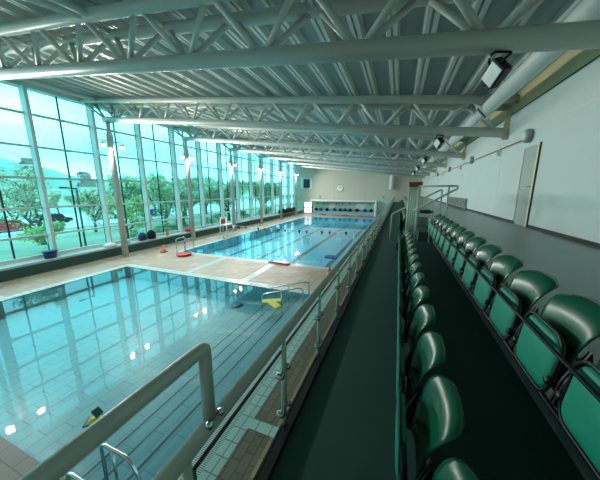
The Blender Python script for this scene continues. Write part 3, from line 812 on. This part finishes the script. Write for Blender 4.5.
t = thing('pool_toy', 'small yellow and dark green toy floating in the near pool', 'toy', (-4.75, 2.2, 0))
MB().lathe((-4.75, 2.2, -.06), [(.02, 0), (.10, .03), (.10, .08), (.05, .14)], 12).build('body', M['yellow'], t)
mb = MB(); mb.cbox((-4.72, 2.24, .15), (.15, .12, .05), Matrix.Rotation(.5, 3, 'Y')); mb.build('top', M['ledgeface'], t, bevel=.01)
mb = MB(); mb.cbox((-4.75, 2.2, -.0), (.30, .2, .03), Matrix.Rotation(.6, 3, 'Z')); mb.build('skirt', M['ledgeface'], t, bevel=.01)
gr = thing('grab_rail', 'bent steel grab rail at the near end of the teaching pool', 'grab rail', (-4.0, 1.6, 0))
for i, y in enumerate((1.75, 1.35)):
    MB().tube(arc_path([(-3.75, y, -.5), (-3.75, y, .45), (-3.15, y, .45), (-2.9, y, .012)], .12), .024, 12).build('rail', M['steelss'], gr)
MB().tube([(-3.5, 1.75, -.3), (-3.5, 1.75, .45)], .02, 10).build('post', M['steelss'], gr)

# things on the window ledge
t = thing('storage_tub', 'blue plastic tub on the window ledge', 'tub', (-16.55, 7.1, .6))
mb = MB().lathe((-16.55, 7.1, .6), [(.02, 0), (.24, 0), (.29, .34), (.27, .34), (.22, .03), (.02, .03)], 20); bmesh.ops.scale(mb.b, vec=(.9, 1.0, 1), verts=mb.b.verts[:], space=Matrix.Translation((16.55, -7.1, 0))); mb.build('body', M['dkblue'], t)
mb = MB().lathe((-16.55, 7.1, .6), [(.285, .33), (.315, .33), (.315, .37), (.285, .37)], 20); bmesh.ops.scale(mb.b, vec=(.9, 1.0, 1), verts=mb.b.verts[:], space=Matrix.Translation((16.55, -7.1, 0))); mb.build('rim', M['dkblue'], t)
def ledge_item(nm, y, w, h, mat, lab, cat, x=-16.5, d=.35):
    mb = MB().lathe((x, y, .6), [(w * .42, 0), (w * .5, h * .15), (w * .46, h * .7), (w * .2, h)], 12)
    return tag(mb.build(nm, M[mat]), lab, cat)
ledge_item('backpack', 12.15, .55, .55, 'dkblue', 'navy backpack on the window ledge just past the nearest column', 'bag')
ledge_item('backpack', 12.85, .6, .6, 'dark_items', 'black backpack on the window ledge next to the navy one', 'bag')
ledge_item('towel', 10.0, .7, .22, 'white', 'crumpled white towel on the ledge before the nearest column', 'towel')
ledge_item('bottle', 14.2, .22, .42, 'orange', 'orange bottle on the window ledge past the backpacks', 'bottle')
ledge_item('backpack', 16.4, .7, .35, 'red', 'red and dark bag on the window ledge beside the second column', 'bag')
ledge_item('towel', 11.0, .5, .25, 'bench', 'pale blue towel on the ledge beside the nearest column', 'towel')
for i in range(7):
    y = 34.6 + i * .85; h = .55 + .25 * math.sin(i * 2.1 + .5)
    o = MB().lathe((-16.45, y, .6), [(.40, 0), (.46, h * .3), (.36, h * .8), (.12, h)], 10).build('kit_bag', M['dark_items'])
    tag(o, 'dark bag in the heap at the far end of the ledge, %s from near side' % ORD[i], 'bag', 'heap of dark bags on the ledge')

# ------------------------------------------------------------------ outside
mb = MB(); G = 24
rowsP = []
for i in range(41):
    xx = -17.6 - (i / 40) ** 1.6 * 420
    rowsP.append([(xx, -160 + j * 20, -.25 - .02 * min(60, -17.6 - xx)) for j in range(26)])
mb.grid(rowsP); struct(mb.build('ground', M['grass'], normals=False), 'green riverside ground outside the windows', 'ground')
mb = MB().box(-60, -38, -150, 200, -1.4, -.55); struct(mb.build('road', M['road']), 'pale road and parking beyond the trees outside', 'road')
def hz(y):
    return 10 + 30 * math.exp(-((y - 105) / 85) ** 2) + 22 * math.exp(-((y + 60) / 90) ** 2) + 14 * math.exp(-((y - 330) / 110) ** 2)
rowsP = []
for i in range(15):
    u = i / 14
    row = []
    for j in range(61):
        y = -160 + j * 11
        row.append((-250 - u * 130, y, -4 + hz(y) * (math.sin(u * PI / 2)) + random.uniform(-1.2, 1.2) * (1 if i else 0) * 2))
    rowsP.append(row)
mb = MB(); mb.grid(rowsP); struct(mb.build('hill', M['hill'], normals=False), 'distant green hillside with houses', 'hill')
house = thing('house', 'tiny pale house with a brown roof on the far hillside', 'house', (0, 0, 0), 'houses on the far hillside')
MB().box(-4, 4, -6, 6, -3, 5).build('wall', M['hwall'], house)
MB().prism([(-4.6, 5), (4.6, 5), (0, 8.5)], -6.4, 6.4).build('roof', M['hroof'], house)
for k in range(46):
    u = .08 + .13 * (k % 5) + random.uniform(0, .05); y = -60 + 8.4 * k + random.uniform(-1, 1)
    z = -4 + hz(y) * math.sin(u * PI / 2); loc = (-250 - u * 130, y, z)
    if k == 0: house.location = loc
    else:
        r = dup(house, loc, house['label']); r.rotation_euler.z = random.uniform(-.6, .6); s = random.uniform(.6, 1.1); r.scale = (s, s, s)
house.rotation_euler.z = .2

def tree_proto(loc, H, spread, nleaf, leafmat, lsize, label, group, bare=False, seed=0, low=.25):
    rnd = random.Random(seed)
    t = thing('tree', label, 'tree', loc, group)
    mb = MB(); tips = []
    def grow(p, d, L, r, depth):
        q = p + d * L
        mid = p + d * L * .5 + Vector((rnd.uniform(-1, 1), rnd.uniform(-1, 1), 0)) * L * .07
        mb.tube([p, mid, q], [r, r * .82, r * .66], 6 if depth < 2 else 4, cap=False)
        if depth >= 1:
            for f in (.35, .6, .8): tips.append((p.lerp(q, f), L * .45))
        tips.append((q, L * .5))
        if depth >= 4: return
        for _ in range(3 if depth < 3 else 2):
            a = Vector((rnd.uniform(-1, 1), rnd.uniform(-1, 1), rnd.uniform(-.15, .9)))
            nd = (d * .7 + a.normalized() * spread).normalized()
            grow(q if rnd.random() < .6 else p.lerp(q, rnd.uniform(.5, .95)), nd, L * rnd.uniform(.62, .8), r * .6, depth + 1)
    O = Vector(loc)
    grow(O + Vector((0, 0, -.4)), Vector((rnd.uniform(-.1, .1), rnd.uniform(-.1, .1), 1)).normalized(), H * low + .4, H * .022, 0)
    mb.build('trunk', M['bark'], t, normals=False)
    mb = MB()
    for i in range(nleaf):
        c, s = rnd.choice(tips)
        g = lambda: rnd.gauss(0, .55)
        p = c + Vector((g(), g(), g())) * s
        if p.z < O.z + .1: p.z = O.z + .1 + rnd.random()
        a = Vector((rnd.gauss(0, 1), rnd.gauss(0, 1), rnd.gauss(0, 1))).normalized(); b = a.orthogonal().normalized()
        k = lsize * rnd.uniform(.6, 1.3)
        mb.face([mb.b.verts.new(p + a * k), mb.b.verts.new(p + b * k * .6), mb.b.verts.new(p - a * k), mb.b.verts.new(p - b * k * .6)])
    mb.build('foliage', M[leafmat], t, normals=False)
    return t
tg = 'trees outside the windows'
tree_proto((-27.5, 11.5, -.5), 9.0, 1.0, 3200, 'leaf3', .10, 'big spreading bare branched tree outside the first window bays', tg, seed=3, low=.26)
tree_proto((-23.5, 10.2, -.5), 3.6, .8, 2400, 'leaf1', .10, 'bright fresh green bushy tree close outside the first window bays', tg, seed=4, low=.2)
tree_proto((-30, 6.6, -.5), 6.0, .9, 2600, 'leaf3', .11, 'pale olive tree outside at the near end of the glass wall', tg, seed=9, low=.22)
tree_proto((-22.5, 15.0, -.5), 6.2, .8, 3000, 'leaf1', .10, 'fresh green young tree outside between the first two columns', tg, seed=5, low=.22)
ta = tree_proto((-24, 20.5, -.5), 10.0, .75, 6500, 'leaf2', .14, 'dense green tree outside beside the second column', tg, seed=6, low=.2)
for i, (x, y) in enumerate(((-26.5, 25.5), (-23, 30.5), (-27.5, 36.5), (-24, 42), (-28, 49), (-46, 50), (-36, 28))):
    r = dup(ta, (x, y, -.5), 'dense green tree outside the far pool, %s beyond the one beside the second column' % ORD[i], tg)
    r.rotation_euler.z = i * 1.3; s = (.9, 1.1, .95, 1.15, 1.0, 1.1, 1.2)[i]; r.scale = (s, s, s)
for i, (x, y) in enumerate(((-31, 24), (-33, 32.5), (-35, 39.5), (-40, 44.5), (-43, 35), (-50, 72))):
    r = dup(ta, (x, y, -.6), 'dense green tree in the rear rank outside the far pool, %s from the near side' % ORD[i], tg)
    r.rotation_euler.z = 2 + i * 1.7; s = (1.25, 1.2, 1.3, 1.4, 1.35, 1.5)[i]; r.scale = (s, s, s)
sh0 = tree_proto((-19.6, 13.6, -.4), 1.5, 1.1, 900, 'leaf2', .09, 'low green shrub outside the glass, nearest of the row', 'shrubs outside the glass', seed=21, low=.2)
for i in range(13):
    y = 16 + i * 2.1
    r = dup(sh0, (-19.7 - .8 * (i % 3), y, -.4), 'low green shrub outside the glass, %s beyond the nearest of the row' % ORD[i], 'shrubs outside the glass')
    r.rotation_euler.z = i * 2.3; s = 1 + .3 * math.sin(i * 3); r.scale = (s, s, s)
tb = tree_proto((-31, 17.5, -.5), 7.0, .9, 4500, 'leaf3', .12, 'pale spring tree outside behind the fresh green young tree', tg, seed=8, low=.2)
for i, (x, y) in enumerate(((-68, 22), (-72, 34), (-75, 48), (-80, 62), (-66, 10), (-84, 80), (-90, 96))):
    r = dup(tb, (x, y, -1.4), 'pale tree beyond the road outside, %s of the row' % ORD[i], 'trees beyond the road')
    r.rotation_euler.z = i * 2.1; s = 1.0 + .25 * math.sin(i * 2); r.scale = (s, s, s)
lp = thing('street_lamp', 'slim green street lamp outside the first window bays', 'street lamp', (-22, 11.6, -.5))
MB().tube([(-22, 11.6, -.6), (-22, 11.6, 4.2)], .07, 10).build('pole', M['lamp_post'], lp)
MB().tube([(-22, 11.6, 4.15), (-22, 10.9, 4.2)], .05, 8).build('arm', M['lamp_post'], lp)
MB().box(-22.1, -21.9, 10.6, 11.0, 4.14, 4.26).build('lamp_head', M['lamp_post'], lp)
for i in range(7):
    y = 2 + i * 6.2; x = -44 - 3 * math.sin(i * 2.3)
    t = thing('parked_car', 'small parked car on the pale road outside, %s from the near end' % ORD[i], 'car', (x, y, -.55), 'parked cars outside')
    m = M[('blue', 'white', 'red', 'dark_items', 'white', 'dkblue', 'grey')[i]]
    MB().prism([(y - 2, -.35), (y + 2, -.35), (y + 2, .1), (y + 1.2, .25), (y + .8, .75), (y - 1.2, .75), (y - 1.8, .25), (y - 2, .2)], x - .85, x + .85, 'x').build('body', m, t)
    for dy in (-1.25, 1.25):
        for s in (-.8, .8): MB().lathe((x + s, y + dy, -.25), [(.3, -.1), (.3, .1)], 12, 'x').build('wheel', M['black'], t)

# ------------------------------------------------------------------ world and lights
w = bpy.data.worlds.new('sky'); S.world = w; w.use_nodes = True
nt = w.node_tree; nt.nodes.clear()
out = nt.nodes.new('ShaderNodeOutputWorld'); bg = nt.nodes.new('ShaderNodeBackground')
tc = nt.nodes.new('ShaderNodeTexCoord'); mp = nt.nodes.new('ShaderNodeMapping'); mp.inputs['Scale'].default_value = (1, 1, 3)
nz = nt.nodes.new('ShaderNodeTexNoise'); nz.inputs['Scale'].default_value = 2.2; nz.inputs['Detail'].default_value = 6
rp = nt.nodes.new('ShaderNodeValToRGB')
rp.color_ramp.elements[0].position = .38; rp.color_ramp.elements[0].color = (.15, .76, .89, 1)
rp.color_ramp.elements[1].position = .66; rp.color_ramp.elements[1].color = (.36, .92, .97, 1)
nt.links.new(tc.outputs['Generated'], mp.inputs[0]); nt.links.new(mp.outputs[0], nz.inputs['Vector']); nt.links.new(nz.outputs['Fac'], rp.inputs[0])
nt.links.new(rp.outputs[0], bg.inputs[0]); bg.inputs[1].default_value = 2.2
nt.links.new(bg.outputs[0], out.inputs[0])

for k, Y in enumerate(CY):
    for s in (0, 1):
        py = Y + (-.42, .62)[s]; px = XC; n = Vector((.62, -.55, -.55)).normalized()
        L = bpy.data.lights.new('floodlight_beam', 'AREA'); L.shape = 'RECTANGLE'; L.size = .25; L.size_y = .19
        L.energy = 175; L.color = (1, .92, .82)
        o = bpy.data.objects.new('floodlight_beam', L); COL.objects.link(o)
        o.location = Vector((px, py, 6.52)) + n * .12
        o.rotation_euler = Vector((.85, -.05, -.5)).to_track_quat('-Z', 'Y').to_euler()

# ------------------------------------------------------------------ camera
cam = bpy.data.cameras.new('camera'); co = bpy.data.objects.new('camera', cam); COL.objects.link(co)
cam.sensor_width = 36; cam.lens = 252 / 600 * 36; cam.clip_end = 2000; cam.clip_start = .05
yaw, pit_ = math.radians(21.18), math.radians(11.09)
F = Vector((-math.sin(yaw) * math.cos(pit_), math.cos(yaw) * math.cos(pit_), -math.sin(pit_)))
co.location = (0, 0, 4.0); co.rotation_euler = F.to_track_quat('-Z', 'Y').to_euler()
S.camera = co
vs = S.view_settings; S.display_settings.display_device = 'sRGB'
vs.view_transform = 'Standard'; vs.look = 'None'; vs.gamma = 1; vs.use_curve_mapping = False; vs.exposure = 0.55
cy = S.cycles
cy.use_denoising = True; cy.max_bounces = 8; cy.diffuse_bounces = 4; cy.glossy_bounces = 4; cy.transparent_max_bounces = 16
cy.sample_clamp_indirect = 6; cy.caustics_reflective = False; cy.caustics_refractive = False
